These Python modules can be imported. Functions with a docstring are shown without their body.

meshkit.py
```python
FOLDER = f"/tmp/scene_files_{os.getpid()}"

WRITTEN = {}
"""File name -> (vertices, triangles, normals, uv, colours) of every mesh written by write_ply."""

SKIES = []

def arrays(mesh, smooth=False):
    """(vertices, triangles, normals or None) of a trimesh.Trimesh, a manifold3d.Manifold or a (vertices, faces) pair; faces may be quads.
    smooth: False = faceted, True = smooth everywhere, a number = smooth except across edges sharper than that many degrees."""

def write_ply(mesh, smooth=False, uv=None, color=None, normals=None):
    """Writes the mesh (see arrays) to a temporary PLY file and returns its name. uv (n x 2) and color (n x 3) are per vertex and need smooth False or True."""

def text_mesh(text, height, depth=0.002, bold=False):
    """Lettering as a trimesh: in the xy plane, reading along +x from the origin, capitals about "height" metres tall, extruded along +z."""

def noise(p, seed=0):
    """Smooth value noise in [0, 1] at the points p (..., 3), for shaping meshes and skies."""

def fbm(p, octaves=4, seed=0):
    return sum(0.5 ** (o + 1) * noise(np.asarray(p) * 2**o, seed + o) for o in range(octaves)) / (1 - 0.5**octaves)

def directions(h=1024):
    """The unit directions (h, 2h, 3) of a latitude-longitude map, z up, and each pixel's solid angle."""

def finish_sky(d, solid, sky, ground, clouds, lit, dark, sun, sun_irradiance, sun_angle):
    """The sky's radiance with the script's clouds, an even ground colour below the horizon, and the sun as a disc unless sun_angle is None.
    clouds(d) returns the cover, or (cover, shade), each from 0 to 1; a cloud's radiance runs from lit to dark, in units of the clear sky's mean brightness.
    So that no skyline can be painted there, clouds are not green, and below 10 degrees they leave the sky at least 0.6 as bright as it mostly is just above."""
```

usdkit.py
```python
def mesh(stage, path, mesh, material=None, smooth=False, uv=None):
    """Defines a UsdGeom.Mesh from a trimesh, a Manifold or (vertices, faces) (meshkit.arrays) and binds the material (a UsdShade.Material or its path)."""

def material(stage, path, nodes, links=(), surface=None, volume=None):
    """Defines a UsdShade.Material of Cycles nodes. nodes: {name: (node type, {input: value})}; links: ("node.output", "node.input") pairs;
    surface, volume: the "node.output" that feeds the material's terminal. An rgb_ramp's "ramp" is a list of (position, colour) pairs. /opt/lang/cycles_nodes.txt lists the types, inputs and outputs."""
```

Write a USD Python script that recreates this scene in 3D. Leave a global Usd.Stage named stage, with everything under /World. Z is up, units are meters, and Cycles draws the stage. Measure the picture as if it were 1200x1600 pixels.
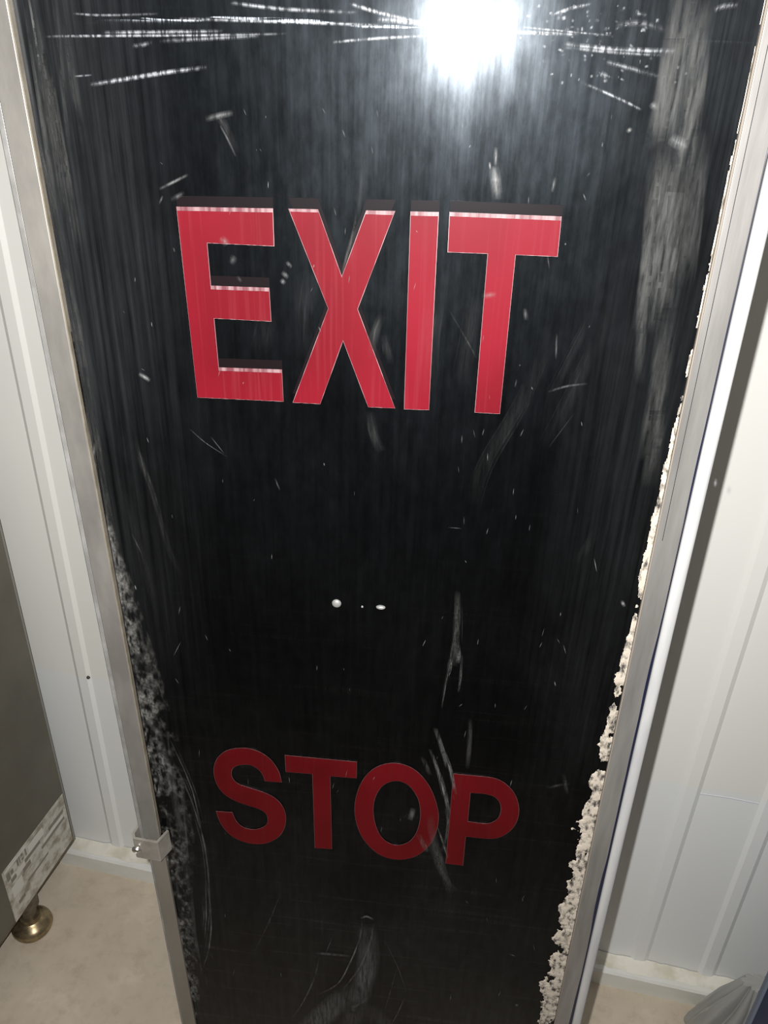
import math, numpy as np, trimesh, usdkit, meshkit
from pxr import Usd, UsdGeom, UsdLux, Gf, Sdf, Vt
from shapely.geometry import Polygon, LineString, Point
from shapely import affinity
from shapely.ops import unary_union

stage = Usd.Stage.CreateInMemory()
UsdGeom.SetStageUpAxis(stage, UsdGeom.Tokens.z)
UsdGeom.SetStageMetersPerUnit(stage, 1.0)
UsdGeom.Xform.Define(stage, '/World'); UsdGeom.Scope.Define(stage, '/World/Looks')
rng = np.random.default_rng(7)

# ------------------------------------------------------------------ camera, light, exposure
F_PX = 1290.0                    # focal length in pixels of the 1200 x 1600 frame
H = 1.35                         # height of the phone above the floor
DIST = 0.50                      # distance of the phone from the face of the sign
ROLL = 0.025
EXPOSURE = 0.0
FLASH = 15.0                      # radiant intensity of the phone's lamp
AMBIENT = 0.012
FILL = 2.3                    # strength of the added overhead fill light, no fixture in view
def unit(v): return np.asarray(v, float) / np.linalg.norm(v)
Dn = unit([-10, 2250, F_PX]); Nn = np.array([163, -738, F_PX]); Nn = unit(Nn - Dn * (Nn @ Dn)); Xn = np.cross(Dn, Nn)
M = np.array([[math.cos(ROLL), 0, -math.sin(ROLL)], [0, 1, 0], [math.sin(ROLL), 0, math.cos(ROLL)]]) @ np.array([Xn, Nn, -Dn])
EYE = np.array([0.0, -DIST, H])
cam = UsdGeom.Camera.Define(stage, '/World/camera')
right, up, back = M[:, 0], -M[:, 1], -M[:, 2]
mat4 = np.eye(4); mat4[0, :3], mat4[1, :3], mat4[2, :3], mat4[3, :3] = right, up, back, EYE
cam.AddTransformOp().Set(Gf.Matrix4d(mat4.tolist()))
cam.CreateFocalLengthAttr(26.0); cam.CreateHorizontalApertureAttr(26.0 * 1200 / F_PX); cam.CreateVerticalApertureAttr(26.0 * 1600 / F_PX)
cam.CreateClippingRangeAttr(Gf.Vec2f(0.02, 100)); cam.CreateExposureAttr(EXPOSURE)

# the phone's flash: a small lamp 2 cm to the left of the lens and 1 cm above it, aimed where the phone is aimed
flash = UsdLux.SphereLight.Define(stage, '/World/phone_flash')
fp = EYE - right * 0.022 + up * 0.011 + back * 0.002
m4 = np.eye(4); ya = math.radians(5.0); lb = back * math.cos(ya) + right * math.sin(ya); lr = right * math.cos(ya) - back * math.sin(ya)
m4[0, :3], m4[1, :3], m4[2, :3], m4[3, :3] = lr, up, lb, fp
flash.AddTransformOp().Set(Gf.Matrix4d(m4.tolist()))
flash.CreateRadiusAttr(0.003); flash.CreateNormalizeAttr(True); flash.CreateIntensityAttr(FLASH); flash.CreateColorAttr(Gf.Vec3f(1.0, 0.985, 0.95))
sh = UsdLux.ShapingAPI.Apply(flash.GetPrim()); sh.CreateShapingConeAngleAttr(84.0); sh.CreateShapingConeSoftnessAttr(1.0)
flash.GetPrim().SetCustomDataByKey('kind', 'helper')
# weak even light of the dim room
dome = UsdLux.DomeLight.Define(stage, '/World/dim_room_light'); dome.CreateIntensityAttr(AMBIENT); dome.CreateColorAttr(Gf.Vec3f(1.0, 0.95, 0.86))

lamp = UsdLux.RectLight.Define(stage, '/World/added_fill_light'); lamp.CreateWidthAttr(1.2); lamp.CreateHeightAttr(1.2)  # fill light added overhead, not a known fixture of the room
lamp.AddTranslateOp().Set(Gf.Vec3d(0.4, -0.7, 2.6)); lamp.CreateIntensityAttr(FILL / 1.44); lamp.CreateColorAttr(Gf.Vec3f(1.0, 0.95, 0.86))

# ------------------------------------------------------------------ where things stand
def ray(px, py): return M @ np.array([px - 600.0, py - 800.0, F_PX])
def on_y(px, py, y):
    r = ray(px, py); return EYE + r * ((y - EYE[1]) / r[1])
def on_z(px, py, z):
    r = ray(px, py); return EYE + r * ((z - EYE[2]) / r[2])
RHO = 0.0095 - ROLL                                   # the sign leans very slightly in its own plane
_c, _s = math.cos(RHO), math.sin(RHO)
RY = np.array([[_c, 0, _s], [0, 1, 0], [-_s, 0, _c]])
SIGN0 = np.array([-0.0625 - RHO * H, 0, 0.0])
SIGN0 = SIGN0 + RY[:, 2] * 0.004
SIGN0[2] = 0.004
def S(px, py, y=0.0):                                 # a point of the sign's face, in the sign's own metres (x across, z up)
    p = RY.T @ (on_y(px, py, y) - SIGN0); return np.array([p[0], p[2]])
_f = np.array([on_z(*p, 0.0) for p in [(100, 1350), (165, 1364), (230, 1378), (930, 1537), (1005, 1553), (1080, 1570)]])
WK, WY = np.polyfit(_f[:, 0], _f[:, 1], 1)            # the line along which the wall's base meets the floor
WD = unit([1, WK, 0]); WN = np.array([WD[1], -WD[0], 0]); W0 = np.array([0, WY, 0])
WANG = math.degrees(math.atan(WK))
def Wl(u, off, z): return W0 + WD * u + WN * off + np.array([0, 0, z])
def on_wall(px, py, off):
    r = ray(px, py); p0 = W0 + WN * off; t = ((p0 - EYE) @ WN) / (r @ WN); p = EYE + t * r
    return (p - W0) @ WD, p[2]

# ------------------------------------------------------------------ helpers
def box(x0, x1, y0, y1, z0, z1, bev=0.0):
    if bev <= 0:
        b = trimesh.creation.box([x1 - x0, y1 - y0, z1 - z0]); b.apply_translation([(x0 + x1) / 2, (y0 + y1) / 2, (z0 + z1) / 2]); return b
    pts = []
    for sx in (0, 1):
        for sy in (0, 1):
            for sz in (0, 1):
                c = np.array([(x0, x1)[sx], (y0, y1)[sy], (z0, z1)[sz]], float); d = np.array([1 - 2 * sx, 1 - 2 * sy, 1 - 2 * sz]) * bev
                for k in range(3):
                    e = d.copy(); e[k] = 0; pts.append(c + e)
                pts.append(c + d * 0.36)
    return trimesh.convex.convex_hull(np.array(pts))
def lathe(profile, n=32):
    return trimesh.creation.revolve(np.array(profile, float), sections=n)
def prism_xz(poly, y_front, depth):
    """a flat outline in x, z extruded away from the viewer"""
    out = []
    for g in getattr(poly, 'geoms', [poly]):
        if g.is_empty or g.area < 1e-9: continue
        e = trimesh.creation.extrude_polygon(g, depth, engine='earcut')
        v = e.vertices.copy(); e.vertices = np.stack([v[:, 0], y_front + depth - v[:, 2], v[:, 1]], 1); e.invert()
        e.fix_normals(); out.append(e)
    return trimesh.util.concatenate(out)
def loft(sections, caps=True):
    """rings of equal length joined to one skin"""
    n = len(sections[0]); v = np.vstack(sections); f = []
    for i in range(len(sections) - 1):
        for k in range(n):
            a, b = i * n + k, i * n + (k + 1) % n; f += [[a, b, b + n], [a, b + n, a + n]]
    if caps:
        f += [[0, k + 1, k] for k in range(1, n - 1)]; q = (len(sections) - 1) * n; f += [[q, q + k, q + k + 1] for k in range(1, n - 1)]
    t = trimesh.Trimesh(v, f, process=False); t.fix_normals(); return t
_used = {}
def path_of(name, parent):
    base = parent.GetPath().pathString if parent is not None else '/World'
    k = _used.get((base, name), 0); _used[(base, name)] = k + 1
    return f'{base}/{name}' if k == 0 else f'{base}/{name}_{k:03d}'
def say(p, label=None, cat=None, group=None, kind=None):
    for k, v in (('label', label), ('category', cat), ('group', group), ('kind', kind)):
        if v: p.SetCustomDataByKey(k, v)
    return p
def thing(name, label=None, cat=None, loc=(0, 0, 0), rz=0.0, ry=0.0, kind=None):
    x = UsdGeom.Xform.Define(stage, path_of(name, None)); x.AddTranslateOp().Set(Gf.Vec3d(*map(float, loc)))
    if rz: x.AddRotateZOp().Set(float(rz))
    if ry: x.AddRotateYOp().Set(float(ry))
    return say(x.GetPrim(), label, cat, None, kind)
def part(name, mesh, material, parent=None, smooth=False, label=None, kind=None, alpha=None, cat=None):
    m = usdkit.mesh(stage, path_of(name, parent), mesh, material, smooth)
    if alpha is not None:
        UsdGeom.PrimvarsAPI(m).CreatePrimvar('alpha', Sdf.ValueTypeNames.FloatArray, 'vertex').Set(Vt.FloatArray.FromNumpy(np.asarray(alpha, np.float32)))
    return say(m.GetPrim(), label, cat, None, kind)
def look(name, nodes, links=(), surface='p.BSDF'): return usdkit.material(stage, '/World/Looks/' + name, nodes, links, surface=surface)
def mottled(name, c1, c2, scale=(20, 20, 20), rough=0.5, metallic=0.0, detail=4, lo=0.35, hi=0.65, bump=0.0, spec=0.5, bump_scale=1.0):
    n = {'g': ('geometry', {}), 'm': ('mapping', {'scale': scale}), 'n': ('noise_texture', {'scale': 1.0, 'detail': detail, 'roughness': 0.6}),
         'r': ('rgb_ramp', {'ramp': [(0, c1), (lo, c1), (hi, c2), (1, c2)]}),
         'p': ('principled_bsdf', {'roughness': rough, 'metallic': metallic, 'specular_ior_level': spec})}
    l = [('g.position', 'm.vector'), ('m.vector', 'n.vector'), ('n.fac', 'r.fac'), ('r.color', 'p.base_color')]
    if bump:
        n['b'] = ('bump', {'strength': bump, 'distance': 0.002 * bump_scale}); l += [('n.fac', 'b.height'), ('b.normal', 'p.normal')]
    return look(name, n, l)

# ------------------------------------------------------------------ materials
WHITE_SHEET = look('white_sheet', {'g': ('geometry', {}), 'n': ('noise_texture', {'scale': 1.4, 'detail': 3}), 's': ('separate_xyz', {}), 'n2': ('noise_texture', {'scale': 6.0, 'detail': 2}),
    'w': ('math', {'math_type': 'multiply_add', 'value2': 0.012}), 'k': ('map_range', {'from_min': 0.452, 'from_max': 0.462, 'to_min': 1.0, 'to_max': 0.0, 'clamp': True}),
    'r': ('rgb_ramp', {'ramp': [(0, (0.85, 0.85, 0.81)), (0.35, (0.85, 0.85, 0.81)), (0.65, (0.88, 0.88, 0.85)), (1, (0.88, 0.88, 0.85))]}), 'x': ('mix', {'color2': (0.85, 0.87, 0.875)}), 'p': ('principled_bsdf', {'roughness': 0.42})},
    [('g.position', 'n.vector'), ('g.position', 'n2.vector'), ('g.position', 's.vector'), ('n2.fac', 'w.value1'), ('s.z', 'w.value3'), ('w.value', 'k.value'), ('n.fac', 'r.fac'), ('r.color', 'x.color1'), ('k.result', 'x.fac'), ('x.color', 'p.base_color')])
SKIRT = mottled('skirting_white', (0.72, 0.72, 0.66), (0.82, 0.82, 0.80), (9, 9, 14), 0.45, 0, 5)
SKIRT_DIRT = mottled('skirting_dirt', (0.66, 0.62, 0.51), (0.82, 0.79, 0.70), (22, 22, 30), 0.8, 0, 6, 0.38, 0.55, 0.5)
NAIL = look('dark_nail', {'p': ('principled_bsdf', {'base_color': (0.10, 0.095, 0.08), 'roughness': 0.5, 'metallic': 0.5})})
PENCIL = look('pencil_mark', {'p': ('principled_bsdf', {'base_color': (0.70, 0.72, 0.78), 'roughness': 0.7})})
BAR = mottled('worn_bar', (0.145, 0.137, 0.127), (0.215, 0.204, 0.188), (45, 45, 16), 0.5, 0.35, 6, 0.33, 0.7, 0.12)
BAR_LOW = mottled('worn_bar_clean', (0.172, 0.156, 0.134), (0.205, 0.186, 0.162), (30, 30, 8), 0.42, 0.3, 4)
BAR_LIP = mottled('worn_bar_lip', (0.19, 0.185, 0.18), (0.29, 0.285, 0.28), (60, 60, 40), 0.4, 0.2, 5, 0.4, 0.7)
BAR_EDGE = mottled('bare_metal_edge', (0.18, 0.155, 0.118), (0.26, 0.23, 0.185), (40, 40, 60), 0.45, 0.3, 4)
BRACKET = mottled('bracket_steel', (0.24, 0.22, 0.195), (0.33, 0.305, 0.275), (60, 60, 60), 0.38, 0.45, 4)
SCREW = look('screw_steel', {'p': ('principled_bsdf', {'base_color': (0.72, 0.70, 0.67), 'metallic': 1.0, 'roughness': 0.33})})
RIVET = look('rivet_alloy', {'p': ('principled_bsdf', {'base_color': (0.23, 0.23, 0.225), 'metallic': 0.3, 'roughness': 0.5})})
CHANNEL = mottled('grey_channel', (0.245, 0.235, 0.228), (0.345, 0.335, 0.325), (70, 70, 7), 0.42, 0.6, 6, 0.35, 0.65, 0.06)
FILM = look('blue_film_rest', {'p': ('principled_bsdf', {'base_color': (0.008, 0.010, 0.034), 'roughness': 0.35})})
SEAM = look('dark_seam', {'p': ('principled_bsdf', {'base_color': (0.02, 0.02, 0.025), 'roughness': 0.6})})
SILVER = mottled('silver_edge', (0.46, 0.465, 0.48), (0.56, 0.56, 0.565), (90, 90, 12), 0.45, 0.25, 4)
TAN = look('tan_glue_line', {'p': ('principled_bsdf', {'base_color': (0.21, 0.18, 0.15), 'roughness': 0.7})})
HOUSING = look('dark_housing', {'p': ('principled_bsdf', {'base_color': (0.03, 0.03, 0.032), 'roughness': 0.6})})
GLUE = mottled('cream_residue', (0.035, 0.032, 0.029), (0.47, 0.415, 0.35), (230, 230, 130), 0.85, 0, 6, 0.36, 0.53, 0.5)
SCRAPE = None
CABINET = mottled('taupe_metal', (0.115, 0.105, 0.083), (0.155, 0.143, 0.115), (7, 7, 7), 0.5, 0.1, 5, 0.35, 0.7)
CAB_EDGE = look('cabinet_edge', {'p': ('principled_bsdf', {'base_color': (0.24, 0.235, 0.215), 'roughness': 0.45})})
PLATE = mottled('worn_plate', (0.30, 0.265, 0.205), (0.62, 0.60, 0.55), (45, 45, 60), 0.55, 0, 6, 0.36, 0.58)
PLATE_INK = look('plate_ink', {'p': ('principled_bsdf', {'base_color': (0.24, 0.22, 0.19), 'roughness': 0.6})})
PLATE_PALE = look('plate_pale', {'p': ('principled_bsdf', {'base_color': (0.68, 0.67, 0.63), 'roughness': 0.5})})
BRASS = mottled('tarnished_brass', (0.17, 0.135, 0.08), (0.45, 0.35, 0.21), (60, 60, 60), 0.34, 0.8, 4, 0.35, 0.65)
STEM = mottled('dull_stem', (0.10, 0.08, 0.055), (0.2, 0.165, 0.12), (60, 60, 60), 0.5, 0.5, 4)
BLUE = look('dark_blue_plastic', {'p': ('principled_bsdf', {'base_color': (0.032, 0.045, 0.095), 'roughness': 0.45})})
BLUE_RIM = look('pale_blue_rim', {'p': ('principled_bsdf', {'base_color': (0.17, 0.20, 0.27), 'roughness': 0.4})})
BAG = look('grey_bag_plastic', {'p': ('principled_bsdf', {'base_color': (0.34, 0.34, 0.325), 'roughness': 0.2, 'specular_ior_level': 0.7})})
MORTAR = mottled('white_plaster_crumb', (0.6, 0.58, 0.52), (0.75, 0.74, 0.7), (90, 90, 90), 0.8)
FLOOR = look('screed', {
    'g': ('geometry', {}), 'n1': ('noise_texture', {'scale': 3.0, 'detail': 5, 'roughness': 0.6, 'distortion': 0.4}), 'n2': ('noise_texture', {'scale': 34.0, 'detail': 5, 'roughness': 0.7}),
    'n3': ('noise_texture', {'scale': 9.0, 'detail': 6, 'roughness': 0.65}),
    'r1': ('rgb_ramp', {'ramp': [(0, (0.52, 0.44, 0.345)), (0.40, (0.545, 0.465, 0.365)), (0.62, (0.61, 0.53, 0.43)), (1, (0.64, 0.56, 0.46))]}),
    'r2': ('rgb_ramp', {'ramp': [(0, (0.60, 0.58, 0.56)), (0.36, (0.90, 0.89, 0.88)), (0.5, (1, 1, 1)), (1, (1.06, 1.06, 1.06))]}),
    'r3': ('rgb_ramp', {'ramp': [(0, (0.88, 0.87, 0.86)), (0.42, (0.98, 0.98, 0.98)), (0.55, (1.03, 1.03, 1.03)), (0.68, (1.16, 1.16, 1.16)), (1, (1.2, 1.2, 1.2))]}),
    'x': ('mix', {'mix_type': 'multiply', 'fac': 1.0}), 'x2': ('mix', {'mix_type': 'multiply', 'fac': 1.0}),
    'b': ('bump', {'strength': 0.25, 'distance': 0.002}), 'p': ('principled_bsdf', {'roughness': 0.7})},
    [('g.position', 'n1.vector'), ('g.position', 'n2.vector'), ('g.position', 'n3.vector'), ('n1.fac', 'r1.fac'), ('n2.fac', 'r2.fac'), ('n3.fac', 'r3.fac'), ('r1.color', 'x.color1'), ('r2.color', 'x.color2'),
     ('x.color', 'x2.color1'), ('r3.color', 'x2.color2'), ('x2.color', 'p.base_color'), ('n2.fac', 'b.height'), ('b.normal', 'p.normal')])

def red(name, a, b, pale):
    """cut red film, blotchy, with fine upright rub marks"""
    return look(name, {
        'g': ('geometry', {}), 'm': ('mapping', {'scale': (9, 9, 7)}), 'n': ('noise_texture', {'scale': 1.0, 'detail': 3}), 'r': ('rgb_ramp', {'ramp': [(0, a), (0.38, a), (0.62, b), (1, b)]}),
        'm2': ('mapping', {'scale': (420, 420, 9)}), 'n2': ('noise_texture', {'scale': 1.0, 'detail': 2}), 'r2': ('rgb_ramp', {'ramp': [(0, (0, 0, 0)), (0.52, (0, 0, 0)), (0.8, (0.4, 0.4, 0.4)), (1, (0.6, 0.6, 0.6))]}),
        'x': ('mix', {'color2': pale}), 'p': ('principled_bsdf', {'roughness': 0.5, 'specular_ior_level': 0.05}), 'w': ('glossy_bsdf', {'roughness': 0.5, 'color': (0.0042, 0.0046, 0.0050)}), 'k': ('glossy_bsdf', {'roughness': 0.215, 'color': (0.0050, 0.0054, 0.0058)}), 'a1': ('add_closure', {}), 'a2': ('add_closure', {})},
        [('g.position', 'm.vector'), ('m.vector', 'n.vector'), ('n.fac', 'r.fac'), ('g.position', 'm2.vector'), ('m2.vector', 'n2.vector'), ('n2.fac', 'r2.fac'),
         ('r.color', 'x.color1'), ('r2.color', 'x.fac'), ('x.color', 'p.base_color'), ('p.BSDF', 'a1.closure1'), ('w.BSDF', 'a1.closure2'), ('a1.closure', 'a2.closure1'), ('k.BSDF', 'a2.closure2')], surface='a2.closure')
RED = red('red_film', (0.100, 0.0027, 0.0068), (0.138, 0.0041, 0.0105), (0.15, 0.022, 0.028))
RED_STOP = red('red_film_shaded', (0.056, 0.0012, 0.0024), (0.084, 0.0020, 0.0040), (0.06, 0.006, 0.007))  # darker copy of the red: flash falloff put into the STOP colour
def rim_look(name, a, b):
    return look(name, {'g': ('geometry', {}), 'm': ('mapping', {'scale': (330, 330, 3)}), 'n': ('noise_texture', {'scale': 1.0, 'detail': 2}),
                       'r': ('rgb_ramp', {'ramp': [(0, a), (0.4, a), (0.66, b), (1, b)]}), 'p': ('principled_bsdf', {'roughness': 0.4})},
                [('g.position', 'm.vector'), ('m.vector', 'n.vector'), ('n.fac', 'r.fac'), ('r.color', 'p.base_color')])
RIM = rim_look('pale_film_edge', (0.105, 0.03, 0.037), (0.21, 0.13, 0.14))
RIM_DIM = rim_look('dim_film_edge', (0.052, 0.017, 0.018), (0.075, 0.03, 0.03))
GHOST = look('maroon_ghost', {'p': ('principled_bsdf', {'base_color': (0.0042, 0.0020, 0.0024), 'roughness': 0.6, 'specular_ior_level': 0.03}), 'w': ('glossy_bsdf', {'roughness': 0.5, 'color': (0.0040, 0.0043, 0.0048)}),
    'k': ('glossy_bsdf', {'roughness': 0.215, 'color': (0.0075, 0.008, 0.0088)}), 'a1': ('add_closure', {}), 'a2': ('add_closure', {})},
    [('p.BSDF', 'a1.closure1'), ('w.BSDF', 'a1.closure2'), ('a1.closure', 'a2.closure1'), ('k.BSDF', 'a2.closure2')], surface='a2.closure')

# the black acrylic: mirror coat, a tighter and a wider lobe from countless fine rubs, upright rub marks that fan the lamp's light sideways, and dry dust streaks
BLACK = look('black_acrylic', {
    'g': ('geometry', {}), 's': ('separate_xyz', {}),
    'base': ('principled_bsdf', {'roughness': 0.06, 'specular_ior_level': 0.08}),
    'mV': ('mapping', {'scale': (230, 1, 5)}), 'nV': ('noise_texture', {'scale': 1.0, 'detail': 4, 'roughness': 0.65}),
    'mF': ('mapping', {'scale': (1100, 1, 22)}), 'nF': ('noise_texture', {'scale': 1.0, 'detail': 3, 'roughness': 0.6}),
    'mB': ('mapping', {'scale': (13, 1, 6)}), 'nB': ('noise_texture', {'scale': 1.0, 'detail': 5, 'roughness': 0.6, 'distortion': 0.7}),
    'mM': ('mapping', {'scale': (120, 1, 45)}), 'nM': ('noise_texture', {'scale': 1.0, 'detail': 5, 'roughness': 0.65}),
    'rV': ('rgb_ramp', {'ramp': [(0, (0.6,) * 3), (0.36, (0.68,) * 3), (0.66, (1.1,) * 3), (1, (1.35,) * 3)]}),
    'rB': ('rgb_ramp', {'ramp': [(0, (0.45,) * 3), (0.33, (0.55,) * 3), (0.68, (1.35,) * 3), (1, (1.5,) * 3)]}),
    'rM': ('rgb_ramp', {'ramp': [(0, (0.6,) * 3), (0.36, (0.7,) * 3), (0.64, (1.25,) * 3), (1, (1.4,) * 3)]}),
    'vb': ('math', {'math_type': 'multiply'}), 'vbm': ('math', {'math_type': 'multiply'}),
    'cw': ('mix', {'mix_type': 'multiply', 'fac': 1.0, 'color1': (0.0056, 0.0068, 0.0080)}), 'wide': ('glossy_bsdf', {'roughness': 0.50, 'distribution': 'ggx'}),
    'cm': ('mix', {'mix_type': 'multiply', 'fac': 1.0, 'color1': (0.0105, 0.0119, 0.0136)}), 'mid': ('glossy_bsdf', {'roughness': 0.215, 'distribution': 'ggx'}),
    # sideways streaks of the lamp
    'mL': ('mapping', {'scale': (7, 1, 170), 'rotation': (0, 0.02, 0)}), 'nL': ('noise_texture', {'scale': 1.0, 'detail': 3, 'roughness': 0.55}),
    'rL': ('rgb_ramp', {'ramp': [(0, (0,) * 3), (0.56, (0,) * 3), (0.64, (0.6,) * 3), (0.72, (1.0,) * 3), (1, (1,) * 3)]}),
    'rF': ('rgb_ramp', {'ramp': [(0, (0.05,) * 3), (0.42, (0.1,) * 3), (0.62, (1.3,) * 3), (1, (2.2,) * 3)]}),
    'lf': ('mix', {'mix_type': 'multiply', 'fac': 1.0}), 'cl': ('mix', {'mix_type': 'multiply', 'fac': 1.0, 'color1': (0.034, 0.037, 0.042)}),
    'T': ('combine_xyz', {'x': 0.0, 'y': 0.0, 'z': 1.0}), 'aniso': ('glossy_bsdf', {'roughness': 0.27, 'anisotropy': 0.99, 'distribution': 'ggx'}),
    # dust: dry streaks, thicker towards the two long edges
    'eL': ('map_range', {'from_min': -0.255, 'from_max': -0.165, 'to_min': 0.42, 'to_max': 0.0, 'clamp': True}),
    'eR': ('map_range', {'from_min': 0.055, 'from_max': 0.115, 'to_min': 0.0, 'to_max': 0.20, 'clamp': True}),
    'e': ('math', {'math_type': 'add'}), 'e2': ('math', {'math_type': 'multiply_add', 'value2': 1.0, 'value3': 0.0}),
    'rD': ('rgb_ramp', {'ramp': [(0, (0.05,) * 3), (0.34, (0.12,) * 3), (0.60, (0.6,) * 3), (0.75, (1,) * 3), (1, (1,) * 3)]}),
    'dd': ('math', {'math_type': 'multiply'}), 'dz': ('map_range', {'from_min': 0.75, 'from_max': 1.30, 'to_min': 0.06, 'to_max': 1.0, 'clamp': True}), 'ddz': ('math', {'math_type': 'multiply'}),
    'db': ('math', {'math_type': 'multiply'}),
    'col': ('mix', {'color1': (0.0006, 0.0006, 0.0007), 'color2': (0.058, 0.061, 0.065)}),
    'a1': ('add_closure', {}), 'a2': ('add_closure', {}), 'a3': ('add_closure', {})},
    [('g.position', 's.vector')] + [('g.position', k + '.vector') for k in ('mV', 'mF', 'mB', 'mM', 'mL')] +
    [('mV.vector', 'nV.vector'), ('mF.vector', 'nF.vector'), ('mB.vector', 'nB.vector'), ('mM.vector', 'nM.vector'), ('mL.vector', 'nL.vector'),
     ('nV.fac', 'rV.fac'), ('nB.fac', 'rB.fac'), ('nM.fac', 'rM.fac'), ('rV.color', 'vb.value1'), ('rB.color', 'vb.value2'), ('vb.value', 'vbm.value1'), ('rM.color', 'vbm.value2'),
     ('vbm.value', 'cw.color2'), ('cw.color', 'wide.color'), ('vbm.value', 'cm.color2'), ('cm.color', 'mid.color'),
     ('nL.fac', 'rL.fac'), ('nF.fac', 'rF.fac'), ('rL.color', 'lf.color1'), ('rF.color', 'lf.color2'), ('lf.color', 'cl.color2'), ('cl.color', 'aniso.color'), ('T.vector', 'aniso.tangent'),
     ('s.x', 'eL.value'), ('s.x', 'eR.value'), ('eL.result', 'e.value1'), ('eR.result', 'e.value2'),
     ('nV.fac', 'rD.fac'), ('rD.color', 'dd.value1'), ('e.value', 'dd.value2'), ('s.z', 'dz.value'), ('dd.value', 'ddz.value1'), ('dz.result', 'ddz.value2'),
     ('ddz.value', 'db.value1'), ('rB.color', 'db.value2'), ('db.value', 'col.fac'), ('col.color', 'base.base_color'),
     ('base.BSDF', 'a1.closure1'), ('wide.BSDF', 'a1.closure2'), ('a1.closure', 'a2.closure1'), ('mid.BSDF', 'a2.closure2'), ('a2.closure', 'a3.closure1'), ('aniso.BSDF', 'a3.closure2')],
    surface='a3.closure')

def dust_glint_look(name, color, rough=0.6, along=(300, 1, 14), lo=0.35, hi=0.65):
    """film of dust, scratches and painted glints: as thick as the mesh says, broken up by fine grain"""
    return look(name, {
        'a': ('attribute', {'attribute': 'alpha'}), 'g': ('geometry', {}), 'm': ('mapping', {'scale': along}), 'n': ('noise_texture', {'scale': 1.0, 'detail': 4, 'roughness': 0.65}),
        'r': ('map_range', {'from_min': lo, 'from_max': hi, 'to_min': 0.12, 'to_max': 1.2, 'clamp': True}), 'x': ('math', {'math_type': 'multiply', 'use_clamp': True}),
        't': ('transparent_bsdf', {}), 'p': ('principled_bsdf', {'base_color': color, 'roughness': rough, 'specular_ior_level': 0.3}), 'mx': ('mix_closure', {})},
        [('g.position', 'm.vector'), ('m.vector', 'n.vector'), ('n.fac', 'r.value'), ('r.result', 'x.value1'), ('a.fac', 'x.value2'), ('x.value', 'mx.fac'), ('t.BSDF', 'mx.closure1'), ('p.BSDF', 'mx.closure2')], surface='mx.closure')
SCRAPE = dust_glint_look('grey_scrape', (0.135, 0.132, 0.124), 0.7, (260, 1, 200), 0.35, 0.62)
DUST = dust_glint_look('pale_dust', (0.16, 0.161, 0.158), 0.6, (300, 1, 34))
DUST_FINE = dust_glint_look('pale_scratch', (0.30, 0.305, 0.31), 0.4, (500, 1, 120), 0.3, 0.55)
GLINT_WHITE = dust_glint_look('white_glint', (0.46, 0.48, 0.52), 0.3, (420, 1, 90), 0.44, 0.58)

# ------------------------------------------------------------------ the setting
fl = trimesh.creation.box([4.6, 4.6, 0.1]); fl.apply_translation([0, 0, -0.05])
part('floor', fl, FLOOR, kind='structure', label='bare beige screed floor with pale scuffs and stains')

wall = thing('wall_back', 'white ribbed sheet wall behind the black sign', None, (W0[0], W0[1], 0), WANG, kind='structure')
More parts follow.
